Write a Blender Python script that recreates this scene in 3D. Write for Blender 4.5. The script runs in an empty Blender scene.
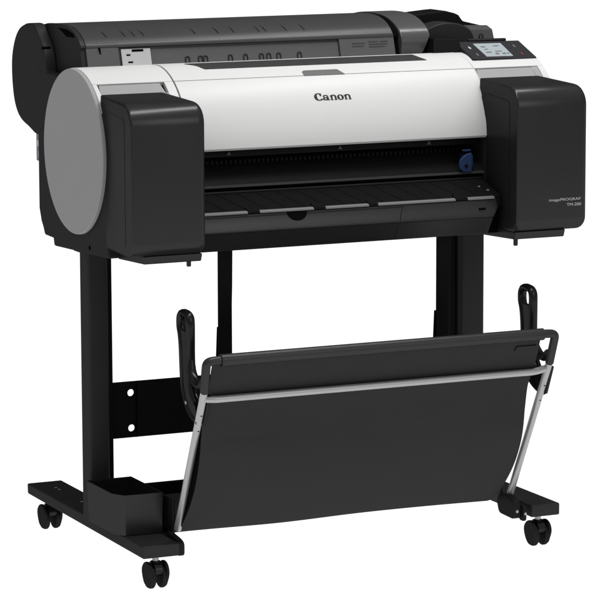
import bpy, bmesh, math, random
from math import sin, cos, pi, radians, sqrt
from mathutils import Vector, Matrix
random.seed(4)
SC = bpy.context.scene
COL = SC.collection

# ------------------------------------------------------------------ materials
def mat(name, col, rough=.5, spec=.3, metal=0., bump=0., bscale=900., var=.06, gl=None):
    m = bpy.data.materials.new(name); m.use_nodes = True
    nt = m.node_tree; b = nt.nodes['Principled BSDF']
    b.inputs['Roughness'].default_value = rough
    b.inputs['Specular IOR Level'].default_value = spec
    b.inputs['Metallic'].default_value = metal
    tc = nt.nodes.new('ShaderNodeTexCoord')
    n = nt.nodes.new('ShaderNodeTexNoise'); n.inputs['Scale'].default_value = 14; n.inputs['Detail'].default_value = 5
    nt.links.new(tc.outputs['Object'], n.inputs['Vector'])
    r = nt.nodes.new('ShaderNodeMapRange'); r.inputs['To Min'].default_value = 1 - var; r.inputs['To Max'].default_value = 1 + var
    nt.links.new(n.outputs['Fac'], r.inputs['Value'])
    mx = nt.nodes.new('ShaderNodeVectorMath'); mx.operation = 'SCALE'
    mx.inputs[0].default_value = col; nt.links.new(r.outputs['Result'], mx.inputs['Scale'])
    nt.links.new(mx.outputs['Vector'], b.inputs['Base Color'])
    rr = nt.nodes.new('ShaderNodeMapRange'); rr.inputs['To Min'].default_value = rough - .04; rr.inputs['To Max'].default_value = rough + .04
    nt.links.new(n.outputs['Fac'], rr.inputs['Value']); nt.links.new(rr.outputs['Result'], b.inputs['Roughness'])
    if bump:
        n2 = nt.nodes.new('ShaderNodeTexNoise'); n2.inputs['Scale'].default_value = bscale; n2.inputs['Detail'].default_value = 2
        nt.links.new(tc.outputs['Object'], n2.inputs['Vector'])
        bp = nt.nodes.new('ShaderNodeBump'); bp.inputs['Strength'].default_value = bump; bp.inputs['Distance'].default_value = .0006
        nt.links.new(n2.outputs['Fac'], bp.inputs['Height']); nt.links.new(bp.outputs['Normal'], b.inputs['Normal'])
    if gl is not None:      # textured plastic: diffuse plus a weak sheen that does not climb at grazing angles
        d = nt.nodes.new('ShaderNodeBsdfDiffuse'); s = nt.nodes.new('ShaderNodeBsdfGlossy'); a = nt.nodes.new('ShaderNodeAddShader')
        nt.links.new(mx.outputs['Vector'], d.inputs['Color']); s.inputs['Color'].default_value = (gl, gl, gl, 1)
        nt.links.new(rr.outputs['Result'], s.inputs['Roughness'])
        if bump: nt.links.new(bp.outputs['Normal'], d.inputs['Normal']); nt.links.new(bp.outputs['Normal'], s.inputs['Normal'])
        nt.links.new(d.outputs['BSDF'], a.inputs[0]); nt.links.new(s.outputs['BSDF'], a.inputs[1])
        nt.links.new(a.outputs['Shader'], nt.nodes['Material Output'].inputs['Surface']); nt.nodes.remove(b)
    return m
def g(v): return (v, v, v)
M = {}
M['dark'] = mat('charcoal_plastic', (.0155, .0155, .0162), .25, bump=.16, gl=.022, var=.03)
M['body'] = mat('chassis_plastic', (.021, .021, .0215), .42, bump=.2, gl=.010)
M['black'] = mat('black_plastic', g(.007), .45, gl=.004)
M['pit'] = mat('matt_black', g(.003), .8, gl=.001)
M['gloss'] = mat('gloss_black_plastic', g(.008), .22, gl=.02)
M['cover'] = mat('roll_cover_plastic', g(.037), .32, bump=.12, gl=.018)
M['coverlow'] = mat('roll_cover_front_plastic', g(.078), .42, bump=.12, gl=.016)
M['white'] = mat('white_plastic', (.56, .56, .555), .4, .2, var=.01)
M['disc'] = mat('grey_disc_plastic', g(.29), .5, bump=.1, bscale=1200, gl=.012, var=.02)
M['band'] = mat('light_grey_plastic', g(.29), .5, .1, var=.02)  # grey-white plastic, darkened in colour for its reflection of the ink boxes
M['tab'] = mat('mid_grey_plastic', g(.115), .45, gl=.018)
M['steel'] = mat('painted_steel', (.024, .024, .0245), .42, bump=.2, bscale=1400, gl=.011)
M['alu'] = mat('brushed_aluminium', g(.40), .4, .5, metal=.6)
M['lip'] = mat('grey_lip_plastic', g(.15), .4, .2)
M['plate'] = mat('zinc_plate', g(.42), .45, .4, metal=.25)
M['cloth'] = mat('basket_cloth', (.026, .026, .0275), .5, bump=.7, bscale=1300, gl=.011, var=.08)
M['sleeve'] = mat('sleeve_cloth', (.024, .024, .025), .32, bump=.3, bscale=1600, gl=.024)
M['hem'] = mat('shaded_hem_and_stitch', g(.004), .8, gl=.002)  # near-black: shade of the side-facing hem put into colour; also the stitching
M['tube'] = mat('black_tube', (.024, .024, .025), .32, gl=.022)
M['blue'] = mat('blue_plastic', (.018, .038, .10), .4, .2)
M['platen'] = mat('platen_plastic', g(.011), .4, gl=.008)
M['ink'] = mat('logo_black', g(.012), .5, .2)
M['print'] = mat('pale_print', g(.42), .5, .2)
M['rubber'] = mat('caster_rubber', g(.011), .42, gl=.009)
M['cap'] = mat('gloss_cap_plastic', g(.05), .26, bump=.1, gl=.035)
M['rib'] = mat('rib_grey', g(.037), .5, .1)
M['groove'] = mat('groove_black', g(.006), .7, .1)
M['seam'] = mat('seam_grey', g(.20), .7, .1)
M['panel'] = mat('panel_face', (.026, .026, .028), .3, gl=.014)
M['faceg'] = mat('housing_face', g(.06), .45, gl=.01)
M['port'] = mat('port_plate', (.10, .12, .17), .45, .3)
M['red'] = mat('red_print', (.16, .02, .02), .5, .2)
ms = bpy.data.materials.new('lcd_screen'); ms.use_nodes = True
b = ms.node_tree.nodes['Principled BSDF']
b.inputs['Base Color'].default_value = (.05, .06, .065, 1); b.inputs['Roughness'].default_value = .25
_tc = ms.node_tree.nodes.new('ShaderNodeTexCoord'); _n = ms.node_tree.nodes.new('ShaderNodeTexNoise'); _n.inputs['Scale'].default_value = 60
ms.node_tree.links.new(_tc.outputs['Object'], _n.inputs['Vector'])
_r = ms.node_tree.nodes.new('ShaderNodeMapRange'); _r.inputs['To Min'].default_value = .37; _r.inputs['To Max'].default_value = .42
ms.node_tree.links.new(_n.outputs['Fac'], _r.inputs['Value']); ms.node_tree.links.new(_r.outputs['Result'], b.inputs['Emission Strength'])
b.inputs['Emission Color'].default_value = (.88, 1.0, 1.04, 1)
M['screen'] = ms

# ------------------------------------------------------------------ object helpers
WORLD = {}
def thing(name, label, cat, loc):
    o = bpy.data.objects.new(name, None); COL.objects.link(o); o.location = loc
    o['label'] = label; o['category'] = cat; o.empty_display_size = .05
    WORLD[o] = Vector(loc); return o
def obj(name, bm, m, parent=None, bevel=0., seg=3, sharp=32, smooth=True):
    bmesh.ops.recalc_face_normals(bm, faces=bm.faces)
    me = bpy.data.meshes.new(name); bm.to_mesh(me); bm.free()
    xs = [v.co for v in me.vertices]
    lo = Vector([min(c[i] for c in xs) for i in range(3)]); hi = Vector([max(c[i] for c in xs) for i in range(3)])
    c = (lo + hi) / 2
    me.transform(Matrix.Translation(-c))
    if smooth:
        for p in me.polygons: p.use_smooth = True
        if not bevel: me.set_sharp_from_angle(angle=radians(sharp))
    me.materials.append(m)
    o = bpy.data.objects.new(name, me); COL.objects.link(o)
    if parent is not None: o.parent = parent; o.location = c - WORLD[parent]
    else: o.location = c
    WORLD[o] = c
    if bevel:
        md = o.modifiers.new('bevel', 'BEVEL'); md.width = bevel; md.segments = seg
        md.limit_method = 'ANGLE'; md.angle_limit = radians(30); md.harden_normals = True
    return o
def BM(): return bmesh.new()
def box(bm, x0, x1, y0, y1, z0, z1):
    v = [bm.verts.new(p) for p in ((x0,y0,z0),(x1,y0,z0),(x1,y1,z0),(x0,y1,z0),(x0,y0,z1),(x1,y0,z1),(x1,y1,z1),(x0,y1,z1))]
    for f in ((3,2,1,0),(4,5,6,7),(0,1,5,4),(1,2,6,5),(2,3,7,6),(3,0,4,7)): bm.faces.new([v[i] for i in f])
    return v
def hexa(bm, pts):
    v = [bm.verts.new(p) for p in pts]
    for f in ((3,2,1,0),(4,5,6,7),(0,1,5,4),(1,2,6,5),(2,3,7,6),(3,0,4,7)): bm.faces.new([v[i] for i in f])
def prism(bm, prof, x0, x1, axis='x', n=1, fx=None):
    """closed (a,b) profile extruded along axis; x: (y,z)  y: (x,z)  z: (x,y)"""
    def P(t, a, b):
        return (t, a, b) if axis == 'x' else ((a, t, b) if axis == 'y' else (a, b, t))
    rings = []
    for i in range(n + 1):
        t = x0 + (x1 - x0) * i / n
        rings.append([bm.verts.new(P(t, a, b)) for a, b in prof])
    k = len(prof)
    for r0, r1 in zip(rings, rings[1:]):
        for i in range(k):
            bm.faces.new((r0[i], r0[(i+1) % k], r1[(i+1) % k], r1[i]))
    bm.faces.new(rings[0][::-1]); bm.faces.new(rings[-1])
    return rings
def cyl(bm, c, r, axis, h0, h1, n=40, r2=None):
    r2 = r if r2 is None else r2
    ax = {'x': Vector((1,0,0)), 'y': Vector((0,1,0)), 'z': Vector((0,0,1))}[axis]
    u = ax.orthogonal().normalized(); w = ax.cross(u); c = Vector(c)
    a = [bm.verts.new(c + ax*h0 + (u*cos(t)+w*sin(t))*r) for t in [2*pi*i/n for i in range(n)]]
    d = [bm.verts.new(c + ax*h1 + (u*cos(t)+w*sin(t))*r2) for t in [2*pi*i/n for i in range(n)]]
    for i in range(n): bm.faces.new((a[i], a[(i+1)%n], d[(i+1)%n], d[i]))
    bm.faces.new(a[::-1]); bm.faces.new(d)
def fillet(pts, r, k=6):
    """round the inner corners of an open polyline"""
    pts = [Vector(p) for p in pts]; out = [pts[0]]
    rs = r if isinstance(r, (list, tuple)) else [r] * len(pts)
    for i in range(1, len(pts) - 1):
        a, p, c = pts[i-1], pts[i], pts[i+1]
        d1 = (a - p); d2 = (c - p)
        rr = min(rs[i], d1.length * .49, d2.length * .49)
        s, e = p + d1.normalized() * rr, p + d2.normalized() * rr
        for j in range(k + 1):
            t = j / k
            out.append(s * (1-t)**2 + p * 2*t*(1-t) + e * t*t)
    out.append(pts[-1]); return out
def fillet_closed(pts, rs, k=6):
    n = len(pts); out = []
    P = [Vector((a, b, 0)) for a, b in pts]
    if not isinstance(rs, (list, tuple)): rs = [rs] * n
    for i in range(n):
        a, p, c = P[i-1], P[i], P[(i+1) % n]
        if rs[i] <= 0: out.append((p.x, p.y)); continue
        d1, d2 = a - p, c - p
        rr = min(rs[i], d1.length*.49, d2.length*.49)
        s, e = p + d1.normalized()*rr, p + d2.normalized()*rr
        for j in range(k + 1):
            t = j / k; q = s*(1-t)**2 + p*2*t*(1-t) + e*t*t
            out.append((q.x, q.y))
    return out
def tube(bm, pts, r, n=14, caps=True, sx=1.):
    """tube along a polyline; r may be a list; sx squashes the section across world X"""
    pts = [Vector(p) for p in pts]; rings = []
    rs = r if isinstance(r, (list, tuple)) else [r] * len(pts)
    up = None
    for i, p in enumerate(pts):
        d = (pts[min(i+1, len(pts)-1)] - pts[max(i-1, 0)]).normalized()
        if up is None:
            up = d.orthogonal().normalized()
        else:
            up = (up - d * up.dot(d)).normalized()
        w = d.cross(up)
        ring = []
        for k in range(n):
            o = (up*cos(2*pi*k/n) + w*sin(2*pi*k/n)) * rs[i]; o.x *= sx
            ring.append(bm.verts.new(p + o))
        rings.append(ring)
    for a, b2 in zip(rings, rings[1:]):
        for k in range(n): bm.faces.new((a[k], a[(k+1)%n], b2[(k+1)%n], b2[k]))
    if caps: bm.faces.new(rings[0][::-1]); bm.faces.new(rings[-1])
def sheet(bm, prof, x0, x1, th, n=24, wob=None):
    """thick sheet: open (y,z) profile swept along x"""
    k = len(prof); nor = []
    for i in range(k):
        a, c = prof[max(i-1,0)], prof[min(i+1,k-1)]
        d = Vector((c[0]-a[0], c[1]-a[1])).normalized(); nor.append(Vector((-d.y, d.x)))
    closed = [p for p in prof] + [(prof[i][0]+nor[i].x*th, prof[i][1]+nor[i].y*th) for i in range(k-1, -1, -1)]
    R = prism(bm, closed, x0, x1, n=n)
    if wob:
        for r in R:
            for v in r: v.co += wob(v.co)
def catmull(p, k=6):
    out = []
    for i in range(len(p) - 1):
        a = p[max(i-1, 0)]; b2 = p[i]; c = p[i+1]; d = p[min(i+2, len(p)-1)]
        for j in range(k):
            t = j / k
            out.append(tuple(.5*((2*b2[m]) + (-a[m]+c[m])*t + (2*a[m]-5*b2[m]+4*c[m]-d[m])*t*t + (-a[m]+3*b2[m]-3*c[m]+d[m])*t**3) for m in range(len(b2))))
    out.append(tuple(p[-1])); return out
def strip(bm, pts, w, nrm, lift=.0004, th=.0006):
    """thin flat line (groove filler) along 3d polyline lying on a surface with normal nrm"""
    nrm = Vector(nrm).normalized(); pts = [Vector(p) for p in pts]; prev = None
    for i, p in enumerate(pts):
        d = (pts[min(i+1,len(pts)-1)] - pts[max(i-1,0)]).normalized(); s = d.cross(nrm).normalized() * w/2
        q = [bm.verts.new(p - s + nrm*lift), bm.verts.new(p + s + nrm*lift), bm.verts.new(p + s - nrm*th), bm.verts.new(p - s - nrm*th)]
        if prev:
            for a in range(4): bm.faces.new((prev[a], prev[(a+1)%4], q[(a+1)%4], q[a]))
        else: bm.faces.new(q)
        prev = q
    bm.faces.new(prev[::-1])

CY, CZ, R0 = .31, .825, .163            # axis and radius of the drum-shaped front
def arc(r, t0, t1, n=24):               # angle from the top towards the front
    return [(CY - r*sin(radians(t0 + (t1-t0)*i/n)), CZ + r*cos(radians(t0 + (t1-t0)*i/n))) for i in range(n+1)]
def shell(t0, t1, th=.010, r=R0, n=28):
    return arc(r, t0, t1, n) + arc(r - th, t1, t0, n)

# ================================================================== PRINTER
PR = thing('roll_printer', 'wide white and black roll paper printer standing on top of the wheeled stand', 'printer', (0, .31, .625))

# chassis: dark body behind the ink boxes and the cheeks carrying the round ends
side = [(.150,.655),(.145,.634),(.444,.622),(.449,.637),(.498,.638),(.506,.652),(.517,.664),(.528,.690),(.528,.845),(.49,.862),(.40,.93),(.20,.93),(.150,.90)]
bm = BM(); prism(bm, side, -.480, -.338); obj('side_housing', bm, M['body'], PR, .004)
bm = BM(); prism(bm, side, .338, .482); obj('side_housing', bm, M['body'], PR, .004)
# central frame: rear wall and underside between the cheeks
bm = BM(); prism(bm, [(.245,.70),(.245,.84),(.50,.86),(.52,.84),(.52,.69),(.45,.64),(.09,.644),(.085,.70)], -.339, .339)
obj('inner_frame', bm, M['pit'], PR)
bm = BM(); prism(bm, arc(R0-.014, -88, 80, 26) + [(.20,.838),(.30,.83),(.45,.83)], -.470, .500); obj('drum_light_block', bm, M['pit'], PR)  # hidden black fill, added to stop light leaking under the cover

# white drum shell left and right of the cover
def side_shell(x0, x1, rim0, rim1):
    bm = BM(); prism(bm, shell(-48, 32.5), x0, x1); prism(bm, shell(32.5, 92), rim0, rim1); prism(bm, shell(32.5, 92), *((x1-.0195, x1) if x0 < 0 else (x0, x0+.0015)))
    return obj('side_shell', bm, M['white'], PR, .0015, 2)
side_shell(-.4798, -.3115, -.4798, -.470)
side_shell(.3485, .508, .494, .508)
for x0, x1 in ((-.4700, -.331), (.350, .4940)):
    bm = BM(); hexa(bm, [(x0,.184,.925),(x1,.184,.925),(x1,.25,.925),(x0,.25,.925),(x0,.1965,.9425),(x1,.1965,.9425),(x1,.25,.9425),(x0,.25,.9425)])
    hexa(bm, [(x0,.2012,.9425),(x1-(.004 if x1<0 else 0),.2012,.9425),(x1-(.004 if x1<0 else 0),.25,.9425),(x0,.25,.9425),(x0+.004,.2215,.9595),(x1-.009,.2215,.9595),(x1-.009,.25,.9595),(x0+.004,.25,.9595)])
    obj('shoulder_strip', bm, M['band'], PR)
# round grey end plates
bm = BM(); cyl(bm, (0,CY,CZ), R0-.0015, 'x', -.4885, -.4795, 96, R0-.0005); obj('end_disc', bm, M['disc'], PR, .0025)
bm = BM(); cyl(bm, (0,CY,CZ), R0-.0015, 'x', .480, .5095, 96, R0-.002); obj('end_disc', bm, M['disc'], PR, .0025)

# lifting front cover
bm = BM()
pr = arc(R0+.0005, -25, 87, 44) + [(CY-R0+.006, CZ+.004)] + arc(R0-.012, 82, -25, 30)
prism(bm, pr, -.3092, .3475, n=2); COVER = obj('front_cover', bm, M['white'], PR, .0007, 2)
def onarc(x, th, lift=.0006):
    t = radians(th); return Vector((x, CY - (R0+.0005+lift)*sin(t), CZ + (R0+.0005+lift)*cos(t)))
def arcpatch(bm, quad_cols, lift, th=.0008):
    """list of columns [(x, t0, t1)] -> thin curved patch on the cover"""
    prev = None
    n = 6
    for x, a, c in quad_cols:
        top = [bm.verts.new(onarc(x, a + (c-a)*i/n, lift)) for i in range(n+1)]
        bot = [bm.verts.new(onarc(x, a + (c-a)*i/n, lift-th)) for i in range(n+1)]
        ring = top + bot[::-1]
        if prev:
            for i in range(len(ring)):
                bm.faces.new((prev[i], prev[(i+1)%len(ring)], ring[(i+1)%len(ring)], ring[i]))
        else: bm.faces.new(ring)
        prev = ring
    bm.faces.new(prev[::-1])
bm = BM(); arcpatch(bm, [(-.3092, 32.6, 33.1), (-.031, 32.6, 33.1)], .0003); arcpatch(bm, [(.055, 32.6, 33.1), (.3462, 32.6, 33.1)], .0003)
obj('cover_seam', bm, M['seam'], COVER)
bm = BM(); arcpatch(bm, [(-.256, 4, 5), (-.229, 4, 19), (.246, 4, 19), (.258, 18, 19)], .0008)
obj('paper_slot', bm, M['cover'], COVER)
bm = BM(); arcpatch(bm, [(-.031, 28.5, 33.2), (-.026, 27.2, 33.2), (.047, 27.2, 33.2), (.057, 32.9, 33.2)], .0012, .002)
obj('finger_tab', bm, M['tab'], COVER)

# maker's logo: serif letters built from pen strokes, wrapped on the drum
def pen(path, wid):
    quads = []; n = len(path); L = []; Rr = []
    for i in range(n):
        a, c = path[max(i-1,0)], path[min(i+1,n-1)]
        d = Vector((c[0]-a[0], c[1]-a[1]));  d = d.normalized() if d.length else Vector((1,0))
        nn = Vector((-d.y, d.x)) * (wid[i]*.58)
        L.append((path[i][0]+nn.x, path[i][1]+nn.y)); Rr.append((path[i][0]-nn.x, path[i][1]-nn.y))
    for i in range(n-1): quads.append([L[i], L[i+1], Rr[i+1], Rr[i]])
    return quads
def ell(cx, cy, rx, ry, a0, a1, wt, ws, n=28):
    """elliptic stroke, ws at the sides, wt at top and bottom"""
    P = []; W = []
    for i in range(n+1):
        t = radians(a0 + (a1-a0)*i/n); P.append((cx+rx*cos(t), cy+ry*sin(t))); W.append(wt + (ws-wt)*abs(cos(t))**1.6)
    return pen(P, W)
def letter(ch):
    q = []
    if ch == 'C':
        q += ell(.62, .62, .46, .58, 52, 318, .10, .34)
        q += [[(.70,1.20),(1.02,1.22),(1.02,.98),(.80,.80)], [(.80,.80),(1.02,.98),(.98,.78),(.86,.74)]]
        q += [[(.90,.26),(1.04,.32),(1.06,.26),(.94,.14)]]
        return q, 1.12
    if ch == 'a':
        q += ell(.42, .60, .28, .27, 160, 20, .10, .20)
        q += [[(.06,.66),(.30,.66),(.26,.56),(.08,.56)]]
        q += [[(.56,.64),(.80,.64),(.80,.14),(.56,.14)], [(.56,.20),(.96,.10),(.90,.02),(.62,.0)]]
        q += ell(.36, .26, .25, .20, -30, 330, .09, .22)
        return q, 1.0
    if ch == 'n':
        q += [[(.10,.80),(.34,.88),(.34,.0),(.10,.0)], [(.0,.72),(.12,.82),(.12,.70),(.06,.66)]]
        q += [[(.03,.0),(.41,.0),(.41,.06),(.03,.06)], [(.56,.0),(.96,.0),(.96,.06),(.56,.06)]]
        q += ell(.53, .56, .25, .27, 165, 5, .12, .22)
        q += [[(.65,.60),(.89,.60),(.89,.0),(.65,.0)]]
        return q, 1.02
    q += ell(.44, .43, .31, .40, 0, 360, .09, .26)
    return q, .94
LX0, LX1, LZ0, LZ1 = -.0285, .0515, .9160, .9290
adv = 0; quads = []
for ch in 'Canon':
    q, w = letter(ch)
    quads += [[(x+adv, y) for x, y in f] for f in q]; adv += w
sx = (LX1-LX0)/adv; t_base = math.degrees(math.asin(0)); bm = BM()
def zt(z): return math.degrees(math.acos((z-CZ)/R0))
for f in quads:
    vs = []
    for x, y in f:
        z = LZ0 + (LZ1-LZ0)*y/1.22
        vs.append(onarc(LX0 + x*sx, zt(z), .0006))
    top = [bm.verts.new(v) for v in vs]
    bot = [bm.verts.new(v + Vector((0, .0006, -.0003))) for v in vs]
    try:
        bm.faces.new(top); bm.faces.new(bot[::-1])
        for i in range(4): bm.faces.new((top[i], top[(i+1)%4], bot[(i+1)%4], bot[i]))
    except ValueError: pass
obj('logo', bm, M['ink'], COVER, smooth=False)

# ink boxes
def ink_box(x0, x1):
    bm = BM(); v = box(bm, x0, x1, .0, .185, .652, .940)
    v[6].co.z = v[7].co.z = .9455
    for k in (3, 7): v[k].co.x += .0125
    def E(test): return [e for e in bm.edges if all(test(p.co) for p in e.verts)]
    bmesh.ops.bevel(bm, geom=E(lambda c: c.y < .001 and c.z > .9), offset=.040, segments=10, profile=.5, affect='EDGES')
    bmesh.ops.bevel(bm, geom=E(lambda c: c.y < .001 and c.z < .7), offset=.026, segments=8, profile=.5, affect='EDGES')
    bmesh.ops.bevel(bm, geom=E(lambda c: c.x > x1-.0001), offset=.017, segments=6, profile=.5, affect='EDGES')
    bmesh.ops.bevel(bm, geom=E(lambda c: c.x < x0+.0001 + .0125*max(0, c.y)/.185), offset=.005, segments=4, profile=.5, affect='EDGES')
    o = obj('ink_box', bm, M['dark'], PR, sharp=50)
    bm = BM(); pts = fillet([(x0+.0098,.145,.918),(x0+.0024,.036,.912),(x0+.0024,.036,.672)], .016)
    strip(bm, pts, .0016, (-1,-.067,0)); obj('door_seam', bm, M['groove'], o)
    xm = x1 - .006 if x0 < 0 else x1 - .045
    xl = x0 + .032 if x0 < 0 else x0 + .004
    bm = BM(); prism(bm, [(.012,.6535),(.018,.638),(.15,.632),(.15,.6535)], xl, xm)
    if x0 < 0: cyl(bm, (xm-.021,.03,0), .0045, 'z', .627, .640, 14)
    else: cyl(bm, (xl+.010,.03,0), .0045, 'z', .624, .640, 14)
    obj('drip_ledge', bm, M['dark'], o, .002)
    return o
BL = ink_box(-.4905, -.335)
BR = ink_box(.3285, .4905)
def text_mesh(s, x0, x1, z0, y, bm, h=None):
    cu = bpy.data.curves.new('t', 'FONT'); cu.body = s; cu.extrude = .0; o = bpy.data.objects.new('t', cu); COL.objects.link(o)
    dg = bpy.context.evaluated_depsgraph_get(); me = bpy.data.meshes.new_from_object(o.evaluated_get(dg))
    xs = [v.co.x for v in me.vertices]; a, c = min(xs), max(xs); k = (x1-x0)/(c-a)
    kz = k if h is None else h/.7
    t = BM(); t.from_mesh(me)
    r = bmesh.ops.extrude_face_region(t, geom=t.faces[:])
    for e in r['geom']:
        if isinstance(e, bmesh.types.BMVert): e.co.z += .0008/k
    for v in t.verts: v.co = Vector((x0 + (v.co.x-a)*k, y + .0004 - v.co.z*k, z0 + v.co.y*kz))
    m2 = bpy.data.meshes.new('t2'); t.to_mesh(m2); t.free(); bm.from_mesh(m2)
    bpy.data.objects.remove(o); bpy.data.meshes.remove(me); bpy.data.meshes.remove(m2)
bm = BM(); text_mesh('imagePROGRAF', .401, .4725, .7125, 0, bm, .0052); text_mesh('TM-200', .441, .4735, .7015, 0, bm, .0056)
obj('lettering', bm, M['print'], BR, smooth=False)

# paper path
bm = BM(); prism(bm, catmull([(.246,.803),(.215,.798),(.190,.788),(.170,.773),(.160,.760)], 5) + [(.166,.752),(.246,.752)], -.338, .338)
PL = obj('platen', bm, M['platen'], PR)
bm = BM()
for i in range(66):
    x = -.33 + i*.01; box(bm, x, x+.0055, .205, .222, .797, .8045)
box(bm, -.336, .336, .2215, .226, .796, .806); obj('pinch_roller', bm, M['black'], PL)
bm = BM(); box(bm, -.338, .338, .1575, .1605, .7565, .7610); obj('platen_lit_edge', bm, M['faceg'], PL)  # paler strip: light caught on the platen's edge, put into colour
bm = BM(); prism(bm, [(.236,.83),(.244,.83),(.244,.812),(.236,.806)], -.335, .335)
for i, x in enumerate((-.222, .018, .215)):
    prism(bm, [(x, .8165), (x+.006, .8255), (x+.012, .8165)], .2335, .237, 'y')
obj('carriage_rail', bm, M['black'], PR)
bm = BM(); prism(bm, [(.1745,.838),(.20,.838),(.20,.812),(.1715,.815)], -.335, .34)
RAIL = obj('cover_frame', bm, M['black'], PR)
bm = BM()
for x in (-.222, .018, .215): prism(bm, [(x, .8185), (x+.005, .8265), (x+.010, .8185)], .1695, .174, 'y')
obj('paper_mark', bm, M['faceg'], RAIL)
# output tray sloping to the front
TRAY = [(.150,.7475),(.066,.7215),(.066,.70),(.150,.70)]
bm = BM(); prism(bm, TRAY, -.334, .3275); TR = obj('output_tray', bm, M['black'], PR)
bm = BM(); box(bm, -.334, .3275, .1465, .1505, .7478, .7505); obj('tray_edge', bm, M['dark'], TR)
bm = BM()
for i in range(15):
    x = -.31 + i*.042
    hexa(bm, [(x,.072,.7230),(x+.003,.072,.7230),(x-.027,.146,.7460),(x-.030,.146,.7460),(x,.072,.7242),(x+.003,.072,.7242),(x-.027,.146,.7471),(x-.030,.146,.7471)])
obj('tray_rib', bm, M['black'], TR)
bm = BM()
cuts = [-.334, -.2255, -.2005, -.0855, -.0605, .033, .053, .2235, .2505, .3105]
for i in range(0, len(cuts), 2):
    prism(bm, [(.0655,.7225),(.0585,.7205),(.0580,.7165),(.0655,.7165)], cuts[i], cuts[i+1])
obj('tray_lip', bm, M['lip'], TR, .0012, 2)
bm = BM()
for i in range(1, len(cuts)-2, 2):
    prism(bm, [(.078,.7275),(.0595,.7218),(.0595,.7172),(.078,.7172)], cuts[i]+.0006, cuts[i+1]-.0006)
obj('lip_catch', bm, M['black'], TR)
bm = BM(); cyl(bm, (.303,.112,.7355), .0028, 'z', -.003, .0012, 12); cyl(bm, (.3135,.094,.7300), .0034, 'z', -.003, .0012, 12); obj('tray_screw', bm, M['alu'], TR)
# front panel under the tray
FP = [(.0605,.7162),(.0535,.7000),(.0505,.6840),(.0545,.6800),(.0800,.6440),(.1200,.6440),(.1200,.7162)]
bm = BM(); rr = prism(bm, FP, -.337, .318)
for v in rr[-1]:
    if v.co.y < .1: v.co.x -= .012 * (1 if v.co.z < .69 else .2)
FPo = obj('front_panel', bm, M['dark'], PR, .002)
nU = Vector((0, -.0162, .007)).normalized(); nL = Vector((0, -.036, -.0255)).normalized()
def fpz(z):   # point on the panel's upper faces
    pts = FP[:5]
    for (y0, z0), (y1, z1) in zip(pts, pts[1:]):
        if z1 <= z <= z0: return y0 + (y1-y0)*(z0-z)/(z0-z1)
    return .055
bm = BM(); strip(bm, [(-.334, fpz(.7115), .7115), (.106, fpz(.7115), .7115)], .0013, (0,-.92,.4))
strip(bm, [(.106, fpz(.7115), .7115), (.100, fpz(.70), .70), (.0965, fpz(.685), .685)], .0013, (0,-1,.2))
strip(bm, [(.0965, .0557, .6785), (.0965, .0793, .6453)], .0013, nL)
strip(bm, [(-.334, .0533, .6812), (.305, .0533, .6812)], .0011, (0,-.95,-.2))
obj('drawer_seam', bm, M['groove'], FPo)
bm = BM(); pts = [(-.1225 + .0215*cos(t), .7150 + .0165*sin(t)) for t in [pi + pi*i/16 for i in range(17)]]
rn = prism(bm, pts, 0, 1, 'y')
for i, r in enumerate(rn):
    for v in r: v.co.y = fpz(v.co.z) + (-.0006 if i == 0 else .006)
obj('finger_notch', bm, M['pit'], FPo)
bm = BM(); box(bm, .272, .286, .0500, .060, .697, .7005); obj('latch_slot', bm, M['pit'], FPo)
# blue release lever inside on the right
bm = BM()
pts = fillet_closed([(.279,.768),(.279,.786),(.293,.797),(.307,.800),(.307,.761),(.289,.761)], [.008,.008,.010,.003,.003,.008])
prism(bm, pts, .1495, .1565, 'y'); box(bm, .288, .3065, .152, .160, .8025, .8065); box(bm, .302, .312, .154, .240, .770, .795)
LV = obj('release_lever', bm, M['blue'], PR, .002)
bm = BM(); cyl(bm, (.2935,.1495,.7735), .0038, 'y', -.0012, .002, 16); obj('lever_pin', bm, M['black'], LV)
bm = BM(); box(bm, .262, .29, .196, .23, .762, .786); obj('lever_block', bm, M['black'], PR, .003)

# ---- rear roll unit
# end flange standing at the left of the roll
fl = [(.600,1.0565),(.570,1.0590),(.548,1.0555),(.531,1.041),(.508,1.021),(.492,.995),(.487,.966),(.40,.964),(.36,.93),(.36,.84),(.528,.835),(.560,.838),(.594,.848),(.634,.858),(.662,.875),(.680,.903),(.6885,.945),(.686,.985),(.668,1.020),(.640,1.044)]
bm = BM(); prism(bm, catmull(fl[:7], 4)[:-1] + fl[6:12] + catmull(fl[12:] + fl[:1], 4)[:-1], -.476, -.452); FLG = obj('roll_flange', bm, M['body'], PR, .003)
bm = BM(); cyl(bm, (0,.503,1.013), .0032, 'x', -.4768, -.46, 14); cyl(bm, (0,.518,.966), .0014, 'x', -.4765, -.46, 10); obj('flange_screw', bm, M['pit'], FLG)
# hinged roll cover: rounded top, upright front
RC = [(.349,.978),(.352,.985),(.362,1.0195),(.3555,1.0215),(.3575,1.027),(.372,1.040),(.395,1.052),(.430,1.0605),(.480,1.0625),(.540,1.0590),(.600,1.048),(.645,1.020),(.662,.97),(.655,.90),(.60,.86),(.40,.86),(.36,.94)]
RCs = RC[:5] + catmull(RC[4:13], 4)[1:] + RC[13:]
bm = BM(); prism(bm, RCs, -.440, .233); RCo = obj('roll_cover', bm, M['cover'], PR, .0012, 2)
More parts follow.
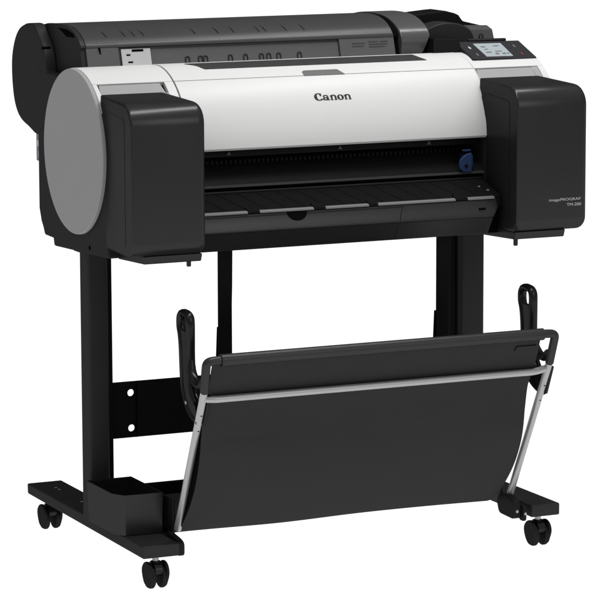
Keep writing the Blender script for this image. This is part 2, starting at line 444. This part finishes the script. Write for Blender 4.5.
# left cheek of the cover with its finger recess
CK = [(.3485,.970),(.3485,.980),(.360,1.0195),(.3555,1.0220),(.3575,1.0275),(.372,1.0405),(.395,1.0525),(.430,1.0610),(.480,1.0630),(.540,1.0600),(.585,1.053),(.57,1.0),(.52,.95)]
bm = BM(); prism(bm, CK, -.4515, -.4405); CHK = obj('cover_cheek', bm, M['body'], PR, .0015, 2)
bm = BM(); prism(bm, [(.385,1.0405),(.3925,1.0475),(.43,1.0545),(.478,1.0545),(.452,1.0470),(.432,1.0400)], -.4522, -.4485); obj('finger_recess', bm, M['pit'], CHK)
# lower front faces, lighter, set on the cover's upright
def fy(z): return .349 + (z-.978)*.32
def facing(name, x0, x1, z0, z1, m, lift=.003, bev=.0006, par=None):
    bm = BM(); hexa(bm, [(x0,fy(z0)-lift,z0),(x1,fy(z0)-lift,z0),(x1,fy(z0)+.004,z0),(x0,fy(z0)+.004,z0),(x0,fy(z1)-lift,z1),(x1,fy(z1)-lift,z1),(x1,fy(z1)+.004,z1),(x0,fy(z1)+.004,z1)])
    return obj(name, bm, m, par or RCo, bev, 2)
facing('cover_front', -.440, -.372, .974, 1.031, M['coverlow'], .006)
facing('cover_front', -.302, .108, .974, 1.0160, M['coverlow'], .001)
facing('cover_front', .109, .233, .974, 1.0230, M['coverlow'], .006)
PT = facing('metal_plate', -.366, -.3035, .974, 1.0170, M['plate'], .004)
bm = BM()
for x, z, w, h in ((-.3555,1.004,.008,.003),(-.3535,.990,.010,.003),(-.343,1.0115,.024,.0045)):
    y = fy(z)-.0045; box(bm, x, x+w, y, y+.004, z, z+h)
obj('plate_hole', bm, M['pit'], PT)
bm = BM(); y = fy(1.01)-.0065; hexa(bm, [(-.412,y,1.008),(-.409,y,1.006),(-.409,y+.003,1.006),(-.412,y+.003,1.008),(-.414,y,1.022),(-.411,y,1.022),(-.411,y+.003,1.022),(-.414,y+.003,1.022)])
obj('latch_mark', bm, M['pit'], RCo)
# little U-shaped paper guides along the foot of the cover
for x, z, w in ((.137,1.010,.030),(.137,1.0045,.026),(.175,1.0125,.020),(.175,1.0075,.042),(.175,1.0025,.036),(.200,1.0125,.018)):
    y = fy(z) - .0066; bm = BM(); box(bm, x, x+w, y, y+.003, z, z+.0016); obj('embossed_mark', bm, M['faceg'], RCo)
bm = BM()
for x in (-.226,-.198,-.187,-.133,-.100,-.065,-.049,-.027,.019):
    p = fillet([(x-.0042, fy(.978)-.0025, .978), (x-.0042, fy(.998)-.0025, .998), (x+.0042, fy(.998)-.0025, .998), (x+.0042, fy(.978)-.0025, .978)], .004, 4)
    tube(bm, p, .0011, 6)
obj('paper_guide', bm, M['body'], RCo)
bm = BM()
for x in (-.39,-.35,-.33,-.31,-.20,-.15,-.115,-.06,-.045,.0,.04):
    pts = [(x - .012*k/5, .3725 + .05*k/5, 1.0415 + .0165*(k/5)**.62) for k in range(6)]
    strip(bm, pts, .0010, (0,-.45,.9), .0007)
obj('rib_line', bm, M['rib'], RCo)
# right end cap of the roll cover, glossier and a little larger
def grow(p, d): 
    c = Vector((.50,.95)); v = Vector(p) - c; return tuple(c + v * (1 + d/ v.length))
RG = catmull([(.354,.972),(.346,.990),(.3425,1.006),(.3450,1.020),(.3570,1.0350),(.385,1.0500),(.425,1.0605),(.480,1.0640),(.545,1.0610),(.605,1.049),(.650,1.022),(.668,.97)], 4) + [(.655,.90),(.60,.86),(.40,.86)]
bm = BM(); rings = prism(bm, RG, .2450, .3120)
for v in rings[-1]:
    if v.co.z < 1.02 and v.co.y < .40: v.co.x -= .003 + (1.02 - v.co.z) * .42
obj('cover_end_cap', bm, M['cap'], PR, .002)
bm = BM(); prism(bm, [grow(p, -.002) for p in RCs],   .2332, .2452); obj('cover_gap', bm, M['pit'], PR)
# dark housing right behind the operation panel
bm = BM(); prism(bm, [(.318,.93),(.318,1.0560),(.350,1.0595),(.385,1.0625),(.402,1.0635),(.423,1.0580),(.432,1.054),(.442,1.041),(.482,1.0315),(.508,1.0255),(.512,1.005),(.512,.93)], .45, .525, 'y')
HS = obj('rear_housing', bm, M['black'], PR, .003)
bm = BM(); prism(bm, catmull([(.318,.96),(.318,1.020),(.335,1.034),(.370,1.043),(.405,1.040),(.43,1.028),(.44,1.010)], 4) + [(.44,.96)], .395, .452, 'y'); obj('gear_hump', bm, M['body'], HS, .004)
bm = BM(); hexa(bm, [(.438,.404,.985),(.497,.404,.985),(.503,.452,.985),(.440,.452,.985),(.432,.414,1.0265),(.492,.414,1.0255),(.500,.452,1.031),(.436,.452,1.033)])
LB = obj('lock_block', bm, M['faceg'], HS, .002)
bm = BM()
tube(bm, [(.463 + .0048*cos(t), .4085, 1.0110 + .0048*sin(t)) for t in [radians(-60+300*i/16) for i in range(17)]], .0008, 6)
obj('lock_mark', bm, M['pit'], LB)
bm = BM(); hexa(bm, [(.296,.30,.972),(.372,.30,.972),(.378,.385,.972),(.306,.385,.972),(.310,.325,1.0165),(.366,.325,1.0145),(.372,.40,1.0175),(.318,.40,1.0195)])
obj('hinge_block', bm, M['black'], PR, .002)
bm = BM(); box(bm, .372, .50, .30, .452, .94, .992); obj('panel_base', bm, M['black'], PR, .002)
# operation panel
def cp(u, w, lift=0.):     # u across 0..1, w up the slope 0..1
    p = Vector((.3585,.246,.9795)) * (1-w) + Vector((.3665,.340,1.0075)) * w
    n = Vector((0,-.28,.96)).normalized()
    return p + Vector((.148*u, 0, -.0015*u)) + n*lift
bm = BM(); hexa(bm, [cp(0,0,-.011), cp(1,0,-.011), cp(1,1,-.011), cp(0,1,-.011), cp(0,0), cp(1,0), cp(1,1), cp(0,1)])
CP = obj('control_panel', bm, M['panel'], PR, .002)
def onpanel(name, quad, m, lift=.0008):
    bm = BM(); hexa(bm, [cp(u,w,-.001) for u,w in quad] + [cp(u,w,lift) for u,w in quad]); return obj(name, bm, m, CP, smooth=False)
SCN = onpanel('display', [(.245,.10),(.655,.10),(.665,.84),(.235,.84)], M['screen'])
bm = BM()
for u, w, a, h in ((.30,.62,.07,.05),(.32,.48,.05,.04),(.45,.35,.10,.04),(.30,.30,.08,.05),(.42,.20,.05,.07),(.53,.20,.05,.07),(.60,.22,.04,.05),(.50,.66,.09,.04)):
    q = [(u,w),(u+a,w),(u+a,w+h),(u,w+h)]; hexa(bm, [cp(x,y,.0002) for x,y in q] + [cp(x,y,.0012) for x,y in q])
obj('screen_icon', bm, M['tab'], SCN, smooth=False)
for u, w, m in ((.12,.62,'print'),(.13,.22,'tab'),(.83,.66,'tab'),(.83,.22,'red')):
    bm = BM(); q = [(u+.016*cos(t), w+.075*sin(t)) for t in [2*pi*i/12 for i in range(12)]]
    a = [bm.verts.new(cp(x,y,.0007)) for x,y in q]; c = [bm.verts.new(cp(x,y,-.001)) for x,y in q]
    bm.faces.new(a); bm.faces.new(c[::-1])
    for i in range(12): bm.faces.new((a[i],a[(i+1)%12],c[(i+1)%12],c[i]))
    obj('panel_button', bm, M[m], CP)
bm = BM(); hexa(bm, [cp(.20,.985,-.004),cp(.80,.985,-.004),cp(.80,1.06,-.004),cp(.20,1.06,-.004),cp(.20,.985,.004),cp(.80,.985,.004),cp(.80,1.06,.004),cp(.20,1.06,.004)])
obj('panel_lip', bm, M['dark'], CP, .0015, 2)
# interface ports on the back of the left cheek
bm = BM(); box(bm, -.472, -.440, .529, .560, .782, .842); PO = obj('port_plate', bm, M['port'], PR, .001, 2)
bm = BM(); box(bm, -.4735, -.46, .534, .545, .79, .803); box(bm, -.4735, -.46, .538, .552, .812, .825); obj('socket', bm, M['plate'], PO, .001, 2)
bm = BM(); cyl(bm, (0,.245,.643), .0045, 'x', -.4808, -.47, 14); obj('side_screw', bm, M['pit'], PR)

# ================================================================== STAND
ST = thing('printer_stand', 'black steel stand on four casters carrying the roll printer', 'stand', (0, .36, 0))
PX = ((-.4590, -.4130, -1), (.3690, .4270, 1))
for x0, x1, s in PX:
    bm = BM(); prism(bm, fillet_closed([(x0,.318),(x1,.318),(x1,.362),(x0,.362)], .009, 6), .086, .640, 'z')
    po = obj('post', bm, M['steel'], ST, .001, 2)
    bm = BM()
    if s < 0: prism(bm, fillet_closed([(x1-.004,.334),(x1+.013,.334),(x1+.013,.366),(x1-.004,.366)], .003, 3), .09, .638, 'z')
    else: prism(bm, fillet_closed([(x0-.013,.334),(x0+.004,.334),(x0+.004,.366),(x0-.013,.366)], .003, 3), .09, .638, 'z')
    obj('shaded_channel', bm, M['black'], po)  # black strip carrying the shade on the post's inner side
    bm = BM(); box(bm, x0+.004, x1-.002, .33, .40, .6165, .6215); obj('mount_plate', bm, M['steel'], ST, .001, 2)
FX = ((-.457, -.3800), (.3905, .4555))
for (x0, x1), s in zip(FX, (-1, 1)):
    bm = BM(); hexa(bm, [(x0,.042,.0635),(x1,.042,.0635),(x1,.688,.0665),(x0,.688,.0665),(x0,.042,.0885),(x1,.042,.0885),(x1,.690,.0885),(x0,.690,.0885)])
    fo = obj('foot', bm, M['steel'], ST, .0035)
    bm = BM()
    for y in (.47, .60, .62): cyl(bm, ((x0+x1)/2,y,.0885), .003, 'z', -.001, .0007, 12)
    obj('foot_screw', bm, M['alu'], fo)
# cross beam with a row of bolt holes near its left end
def plate_with_holes(name, x0, x1, z0, z1, y0, y1, holes, m, par):
    bm = BM(); xs = sorted({x0, x1} | {h[0]-h[2] for h in holes} | {h[0]+h[2] for h in holes}); zs = sorted({z0, z1} | {h[1]-h[2] for h in holes} | {h[1]+h[2] for h in holes})
    for a, b2 in zip(xs, xs[1:]):
        for c, d in zip(zs, zs[1:]):
            hit = [h for h in holes if abs((a+b2)/2-h[0]) < h[2]*.9 and abs((c+d)/2-h[1]) < h[2]*.9]
            if not hit:
                box(bm, a, b2, y0, y1, c, d); continue
            hx, hz, hr = hit[0]; r = hr*.78; n = 24
            ci = [(hx+r*cos(2*pi*i/n), hz+r*sin(2*pi*i/n)) for i in range(n)]
            sq = []
            for i in range(n):
                u, w = cos(2*pi*i/n), sin(2*pi*i/n); k = hr/max(abs(u), abs(w)); sq.append((hx+u*k, hz+w*k))
            for yy in (y0, y1):
                A = [bm.verts.new((p[0],yy,p[1])) for p in ci]; B = [bm.verts.new((p[0],yy,p[1])) for p in sq]
                for i in range(n): bm.faces.new((A[i],A[(i+1)%n],B[(i+1)%n],B[i]))
            A = [bm.verts.new((p[0],y0,p[1])) for p in ci]; B = [bm.verts.new((p[0],y1,p[1])) for p in ci]
            for i in range(n): bm.faces.new((A[i],A[(i+1)%n],B[(i+1)%n],B[i]))
    bmesh.ops.remove_doubles(bm, verts=bm.verts, dist=.00001)
    return obj(name, bm, m, par)
BEAM = plate_with_holes('cross_beam', -.415, .374, .2385, .3525, .350, .3535, [(-.356,.3295,.0094),(-.355,.2575,.0094)], M['black'], ST)
bm = BM(); box(bm, -.3455,-.3435,.3485,.3525,.2385,.3525); obj('beam_fold', bm, M['pit'], BEAM)
bm = BM(); box(bm, -.3745,.392,.225,.240,.130,.168); obj('lower_beam', bm, M['black'], ST, .002)
# accessory pocket on the left foot
def pocket():
    out = [(-.472,.300),(-.472,.166),(-.456,.136),(-.377,.132),(-.377,.300)]
    inn = [(-.4695,.2975),(-.4695,.1668),(-.4548,.1385),(-.3795,.1345),(-.3795,.2975)]
    zb, zt_ = .0890, .1705
    bm = BM(); T = lambda pts, z, k=1.: [bm.verts.new((x, y, z)) for x, y in pts]
    shr = lambda pts: [(-.425+(x+.425)*.955, .215+(y-.215)*.965) for x, y in pts]
    a = T(shr(out), zb); c = T(out, zt_); d = T(inn, zt_); e = T(shr(inn), zb+.003); n = 5
    for p, q in ((a,c),(c,d),(d,e)):
        for i in range(n): bm.faces.new((p[i],p[(i+1)%n],q[(i+1)%n],q[i]))
    bm.faces.new(a[::-1]); bm.faces.new(e)
    return obj('side_pocket', bm, M['dark'], ST, .0012, 2)
pocket()
# casters: the first is built, the other three are copies
def make_caster(x, y):
    bm = BM(); cyl(bm, (x,y,0), .0065, 'z', .046, .066, 18); ca = obj('caster', bm, M['alu'], ST)
    bm = BM()
    hood = [(y-.017,.030),(y-.0205,.038),(y-.015,.048),(y-.005,.0540),(y+.008,.0530),(y+.017,.045),(y+.0195,.034),(y+.010,.022)]
    prism(bm, catmull(hood + hood[:1], 4)[:-1], x-.0085, x+.0085); cyl(bm, (x,y,0), .0095, 'z', .044, .0545, 18)
    obj('caster_hood', bm, M['gloss'], ca, .002)
    for s in (-1, 1):
        bm = BM(); xa = x + s*.0070; xb = x + s*.0185
        prof = [(xa,.0215),(xa+s*.002,.0232),(xb-s*.005,.0232),(xb-s*.001,.0210),(xb,.0150),(xb+s*.0008,0.003)]
        n = 36; rings = [[bm.verts.new((px, y + r*cos(2*pi*i/n), .0234 + r*sin(2*pi*i/n))) for i in range(n)] for px, r in prof]
        for A, B in zip(rings, rings[1:]):
            for i in range(n): bm.faces.new((A[i],A[(i+1)%n],B[(i+1)%n],B[i]))
        bm.faces.new(rings[0]); bm.faces.new(rings[-1])
        obj('wheel', bm, M['rubber'], ca)
        bm = BM(); fo = [(y-.013,.010),(y-.0225,.026),(y-.0235,.038),(y-.016,.049),(y-.002,.0535),(y+.012,.050),(y+.0225,.039),(y+.0225,.026),(y+.013,.010),(y,.006)]
        prism(bm, catmull(fo + fo[:1], 4)[:-1], xb-.0045 if s > 0 else xb-.0015, xb+.0015 if s > 0 else xb+.0045)
        obj('wheel_fender', bm, M['rubber'], ca, .002)
    return ca
c0 = make_caster(-.4235, .062)
kids = [o for o in COL.objects if o.parent == c0]
for dx, dy in ((-.004, .572), (.8390, 0), (.8395, .572)):
    c = c0.copy(); COL.objects.link(c); c.location = c0.location + Vector((dx, dy, 0))
    for k in kids:
        q = k.copy(); COL.objects.link(q); q.parent = c

# ================================================================== BASKET
BK = thing('catch_basket', 'black cloth catch basket on slanted metal rods hung below the printer', 'basket', (0, .1, .09))
TOP, MID, BOT = (-.075,.4705), (-.030,.392), (.100,.106)
# tubular black top rail bent down at both ends
for q in ([(-.3700,-.0590,.400),(-.3735,-.0790,.4605),(-.352,-.0798,.4625),(-.333,-.0800,.4620)], [(.3720,-.0590,.400),(.3740,-.0790,.4605),(.352,-.0798,.4625),(.333,-.0800,.4620)]):
    bm = BM(); tube(bm, fillet(q, [0,.020,.012,0], 8), .0085, 16); obj('rail_elbow', bm, M['tube'], BK, sharp=60)
for e in (-.3390, .3390):
    bm = BM(); tube(bm, [(e-.006,-.080,.4620),(e+.006,-.080,.4620)], .0118, 20); obj('end_collar', bm, M['tube'], BK, sharp=60)
bm = BM(); tube(bm, [(-.334,-.080,.4620),(.334,-.080,.4620)], .0118, 24); obj('cloth_sleeve', bm, M['sleeve'], BK, sharp=60)
for s in (-1, 1):
    a, c = Vector((-.3700 if s < 0 else .3720,-.0580,.3985)), Vector((-.3630 if s < 0 else .3685,.0950,.1030))
    bm = BM(); tube(bm, [a, c], .0072, 16); rod = obj('side_rod', bm, M['alu'], BK, sharp=60)
    bm = BM()
    for t in (.16, .27):
        p = a.lerp(c, t); cyl(bm, (p.x, p.y-.0070, p.z), .0019, 'y', -.0012, .001, 10)
    obj('rod_screw', bm, M['pit'], rod)
bm = BM(); tube(bm, fillet([(-.366,-.052,.3850),(-.348,-.0580,.3838),(.340,-.0580,.3838),(.3680,-.050,.3870)], .012), .0070, 16); obj('cross_rod', bm, M['alu'], BK, sharp=60)
# cloth: hangs from the rail, bellies forward and sweeps back under
CL = [(-.0830,.4560),(-.0760,.4490),(-.0660,.423),(-.0485,.384),(-.0320,.350),(-.0220,.305),(-.0120,.255),(.0120,.195),(.0520,.140),(.0940,.103),(.1330,.0875),(.175,.092),(.206,.112),(.226,.140),(.236,.158)]
prof = catmull(CL, 6)
def wob(c):
    k = max(0., min(1., (.38 - c.z)/.2)); k *= 1. if c.y > -.02 else 0.; return Vector((0, (.0022*sin(c.x*9+.6) + .0012*sin(c.x*23+c.z*17))*k, .0012*sin(c.x*13)*k))
def narrow(c):
    return Vector((c.x * (-.010 - .022*max(0., min(1., (.24 - c.z)/.12))) if c.x > 0 and c.z < .378 else 0., 0, 0))
bm = BM(); sheet(bm, prof, -.3610, .3415, .0022, 40, lambda c: wob(c) + narrow(c))
CLO = obj('basket_cloth', bm, M['cloth'], BK, sharp=60)
bm = BM(); strip(bm, fillet([(.334,-.0736,.4400),(.290,-.0736,.4400),(.287,-.0700,.4310)], .003), .0012, (0,-.93,.36), .0008)
obj('stitch_line', bm, M['hem'], CLO)
for s in (-1, 1):
    bm = BM(); hp = [p for p in prof if p[1] < .372 and p[0] < .088]
    prev = None; n = len(hp)
    for i, (y, z) in enumerate(hp):
        d = (.020 if s > 0 else .044)*sin(pi*(.08+.84*i/(n-1)))**.8; x = .3330 if s > 0 else -.3603
        q = [bm.verts.new((x, y+.001, z)), bm.verts.new((x, y+d, z+d*.30)), bm.verts.new((x-s*.003, y+d, z+d*.30)), bm.verts.new((x-s*.003, y+.001, z))]
        if prev:
            for k in range(4): bm.faces.new((prev[k],prev[(k+1)%4],q[(k+1)%4],q[k]))
        else: bm.faces.new(q)
        prev = q
    bm.faces.new(prev[::-1]); obj('cloth_hem', bm, M['hem'], CLO, sharp=60)
# straps from the printer's underside down into the basket
for s in (-1, 1):
    bm = BM(); x = .2380*s
    w = .0150 if s < 0 else .0135
    prism(bm, [(x-w-.001,.12),(x+w-.001,.12),(x+w-.001,.530),(x+w+(.004 if s > 0 else 0),.565),(x+w+(.006 if s > 0 else .001),.646),(x-w,.646)], .1425, .1465, 'y')
    sp = obj('hanging_strap', bm, M['black'], BK, .001, 2)
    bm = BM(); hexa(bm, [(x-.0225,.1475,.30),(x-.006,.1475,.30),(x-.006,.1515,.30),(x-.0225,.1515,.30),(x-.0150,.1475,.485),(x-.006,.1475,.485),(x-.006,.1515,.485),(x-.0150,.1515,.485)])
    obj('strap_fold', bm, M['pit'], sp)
# lever arms with a finger loop at the top
for s in (-1, 1):
    x = -.3665 if s < 0 else .3750; k = .006
    loop = [(-.020,.372),(.004,.392),(.0145,.44),(.0150,.495),(.0150,.520),(.0185,.531),(.0270,.5355),(.0420,.5370),(.0540,.5340),(.0600,.525),(.0600,.508),(.0545,.494),(.0500,.47),(.0470,.43),(.0420,.395),(.0240,.362),(.000,.345),(-.030,.336)]
    bm = BM(); tube(bm, [(x, y, z) for y, z in catmull(loop, 4)], .0072, 12, sx=1.3)
    web = [(-.020,.366),(.006,.394),(.015,.46),(.015,.500),(.030,.503),(.045,.503),(.054,.499),(.050,.47),(.047,.43),(.042,.395),(.022,.362),(-.004,.346),(-.026,.340)]
    prism(bm, web, x-.0060, x+.0045)
    tube(bm, [(x, y, z) for y, z in catmull([(.013,.450),(.006,.425),(-.014,.409),(-.036,.407),(-.052,.418)], 4)], [.006,.006,.007,.007,.0075,.0078,.008,.008,.008,.008,.008,.008,.008,.0085,.0085,.009,.009], 12, sx=1.2)
    ar = obj('lever_arm', bm, M['gloss'], BK, sharp=50)
    bm = BM(); cyl(bm, (x,.022,.366), .0035, 'x', -.0085, .0085, 12); obj('arm_pin', bm, M['alu'], ar)
    xo = -.3590 if s < 0 else .3800
    bm = BM(); hexa(bm, [(xo-.003,-.034,.332),(xo+.003,-.034,.332),(xo+.003,-.012,.332),(xo-.003,-.012,.332),(xo-.003,-.060,.391),(xo+.003,-.060,.391),(xo+.003,-.036,.396),(xo-.003,-.036,.396)])
    obj('rod_clamp', bm, M['gloss'], BK, .002)
    # hinge bracket on the inside of the foot
    xi = -.3715 if s < 0 else .366
    w1 = .0082 if s < 0 else .014
    bm = BM(); pts = fillet_closed([(.048,.062),(.048,.094),(.070,.106),(.112,.106),(.122,.088),(.112,.064)] if s > 0 else [(.046,.060),(.046,.087),(.062,.0925),(.112,.098),(.118,.086),(.112,.064)], .010)
    prism(bm, pts, xi-w1, xi+.003); 
    if s > 0: prism(bm, fillet_closed([(.038,.058),(.038,.088),(.056,.092),(.060,.058)], .008), xi+.004, xi+.011)
    hb = obj('hinge_bracket', bm, M['rubber'], BK, .002)
    bm = BM(); cyl(bm, (xi-.006,.050,.078), .0030, 'y', -.0030, .004, 14); 
    if s > 0: cyl(bm, (xi+.0075,.039,.074), .0028, 'y', -.0022, .004, 14)
    obj('hinge_bolt', bm, M['alu'], hb)
    bm = BM(); box(bm, s*.362-.002, s*.362+.002, .116, .178, .080, .158); box(bm, *((-.3815, -.3645) if s < 0 else (.3645, .392)), .112, .182, .0765, .0865); obj('bracket_plate', bm, M['dark'], BK, .001, 2)

# ================================================================== SETTING
def plain(name, cl, x0, x1, y0, y1, z):
    bm = BM(); v = [bm.verts.new(p) for p in ((x0,y0,z),(x1,y0,z),(x1,y1,z),(x0,y1,z))]; bm.faces.new(v)
    o = obj(name, bm, cl, smooth=False); o['kind'] = 'structure'; return o
mf = bpy.data.materials.new('shadowless_white_floor'); mf.use_nodes = True  # added floor, translucent so light from below leaves no shadows
nt = mf.node_tree; nt.nodes.clear()
out = nt.nodes.new('ShaderNodeOutputMaterial'); tl = nt.nodes.new('ShaderNodeBsdfTranslucent'); tl.inputs['Color'].default_value = (.97,.97,.97,1)
nt.links.new(tl.outputs['BSDF'], out.inputs['Surface'])
plain('floor', mf, -40, 40, -3.2, 70, 0)

# ------------------------------------------------------------------ light
W = bpy.data.worlds.new('World'); SC.world = W; W.use_nodes = True
nt = W.node_tree; bg = nt.nodes['Background']
tc = nt.nodes.new('ShaderNodeTexCoord'); sp = nt.nodes.new('ShaderNodeSeparateXYZ'); nt.links.new(tc.outputs['Generated'], sp.inputs[0])
def ramp(sock, a, c, lo, hi):
    r = nt.nodes.new('ShaderNodeMapRange'); r.interpolation_type = 'SMOOTHSTEP'
    r.inputs['From Min'].default_value = a; r.inputs['From Max'].default_value = c; r.inputs['To Min'].default_value = lo; r.inputs['To Max'].default_value = hi
    nt.links.new(sock, r.inputs['Value']); return r.outputs['Result']
BACK, FRONT, BELOW, ZENITH = .10, .28, 1.20, .60
yb = ramp(sp.outputs['Y'], -.3, .7, FRONT, BACK)      # added surroundings: darkest behind to keep top faces dark, slightly brighter in front
dn = ramp(sp.outputs['Z'], -.24, -.10, 1, 0)             # bright lower half, added to light the floor from underneath
up = ramp(sp.outputs['Z'], .25, .85, 0, 1)              # brighter zenith, added to lift the top faces
m0 = nt.nodes.new('ShaderNodeMix'); m0.data_type = 'FLOAT'
nt.links.new(up, m0.inputs['Factor']); nt.links.new(yb, m0.inputs['A']); m0.inputs['B'].default_value = ZENITH; yb = m0.outputs['Result']
m1 = nt.nodes.new('ShaderNodeMix'); m1.data_type = 'FLOAT'
nt.links.new(dn, m1.inputs['Factor']); nt.links.new(yb, m1.inputs['A']); m1.inputs['B'].default_value = BELOW
nt.links.new(m1.outputs['Result'], bg.inputs['Strength']); bg.inputs['Color'].default_value = (1,1,1,1)
def area(name, loc, aim, sx, sy, e):
    l = bpy.data.lights.new(name, 'AREA'); l.shape = 'RECTANGLE'; l.size = sx; l.size_y = sy; l.energy = e
    o = bpy.data.objects.new(name, l); COL.objects.link(o); o.location = loc
    o.rotation_euler = (Vector(aim) - Vector(loc)).to_track_quat('-Z', 'Y').to_euler(); return o
area('overhead_strip', (.35, -.25, 3.0), (.05, .10, .8), 2.6, .22, 57)
area('front_softbox', (1.2, -3.8, 2.2), (0, .1, .7), 1.6, 1.6, 20)

# ------------------------------------------------------------------ camera
yaw, pit, rol = radians(24.711), radians(8.858), radians(.1915)
fwd = Vector((sin(yaw)*cos(pit), cos(yaw)*cos(pit), -sin(pit))); rt = Vector((cos(yaw), -sin(yaw), 0)); dnv = fwd.cross(rt)
r2 = rt*cos(rol) + dnv*sin(rol); d2 = -rt*sin(rol) + dnv*cos(rol)
cam = bpy.data.cameras.new('camera'); co = bpy.data.objects.new('camera', cam); COL.objects.link(co)
co.matrix_world = Matrix(((r2.x,-d2.x,-fwd.x,-2.73281746),(r2.y,-d2.y,-fwd.y,-5.62652433),(r2.z,-d2.z,-fwd.z,1.51724991),(0,0,0,1)))
cam.sensor_width = 36; cam.lens = 3261.15/600*36; cam.clip_end = 300; cam.clip_start = .1
SC.camera = co
SC.view_settings.view_transform = 'Standard'; SC.view_settings.look = 'None'; SC.view_settings.exposure = 0; SC.view_settings.gamma = 1
SC.view_settings.use_curve_mapping = False
SC.cycles.max_bounces = 8; SC.cycles.use_denoising = True

# separate pieces become parts of their own
def split(o):
    me = o.data; adj = {v.index: [] for v in me.vertices}
    for e in me.edges: adj[e.vertices[0]].append(e.vertices[1]); adj[e.vertices[1]].append(e.vertices[0])
    comp = {}; n = 0
    for v in adj:
        if v in comp: continue
        st = [v]; comp[v] = n
        while st:
            a = st.pop()
            for w in adj[a]:
                if w not in comp: comp[w] = n; st.append(w)
        n += 1
    for k in range(n - 1, -1, -1):
        b2 = BM(); b2.from_mesh(me); b2.verts.ensure_lookup_table()
        bmesh.ops.delete(b2, geom=[v for v in b2.verts if comp[v.index] != k], context='VERTS')
        nm = bpy.data.meshes.new(me.name); nm.materials.append(me.materials[0]); b2.to_mesh(nm); b2.free()
        cs = [v.co for v in nm.vertices]; c = Vector([(min(q[i] for q in cs) + max(q[i] for q in cs))/2 for i in range(3)])
        nm.transform(Matrix.Translation(-c)); q = o.copy(); COL.objects.link(q); q.data = nm; q.location = o.location + c; q.parent = o.parent
    bpy.data.objects.remove(o)
for o in list(COL.objects):
    if o.type == 'MESH' and o.name.split('.')[0] in ('paper_guide','rib_line','lip_catch','paper_mark','flange_screw','foot_screw','plate_hole','tray_rib','tray_lip','tray_screw','rod_screw','hinge_bolt','socket','screen_icon'):
        split(o)
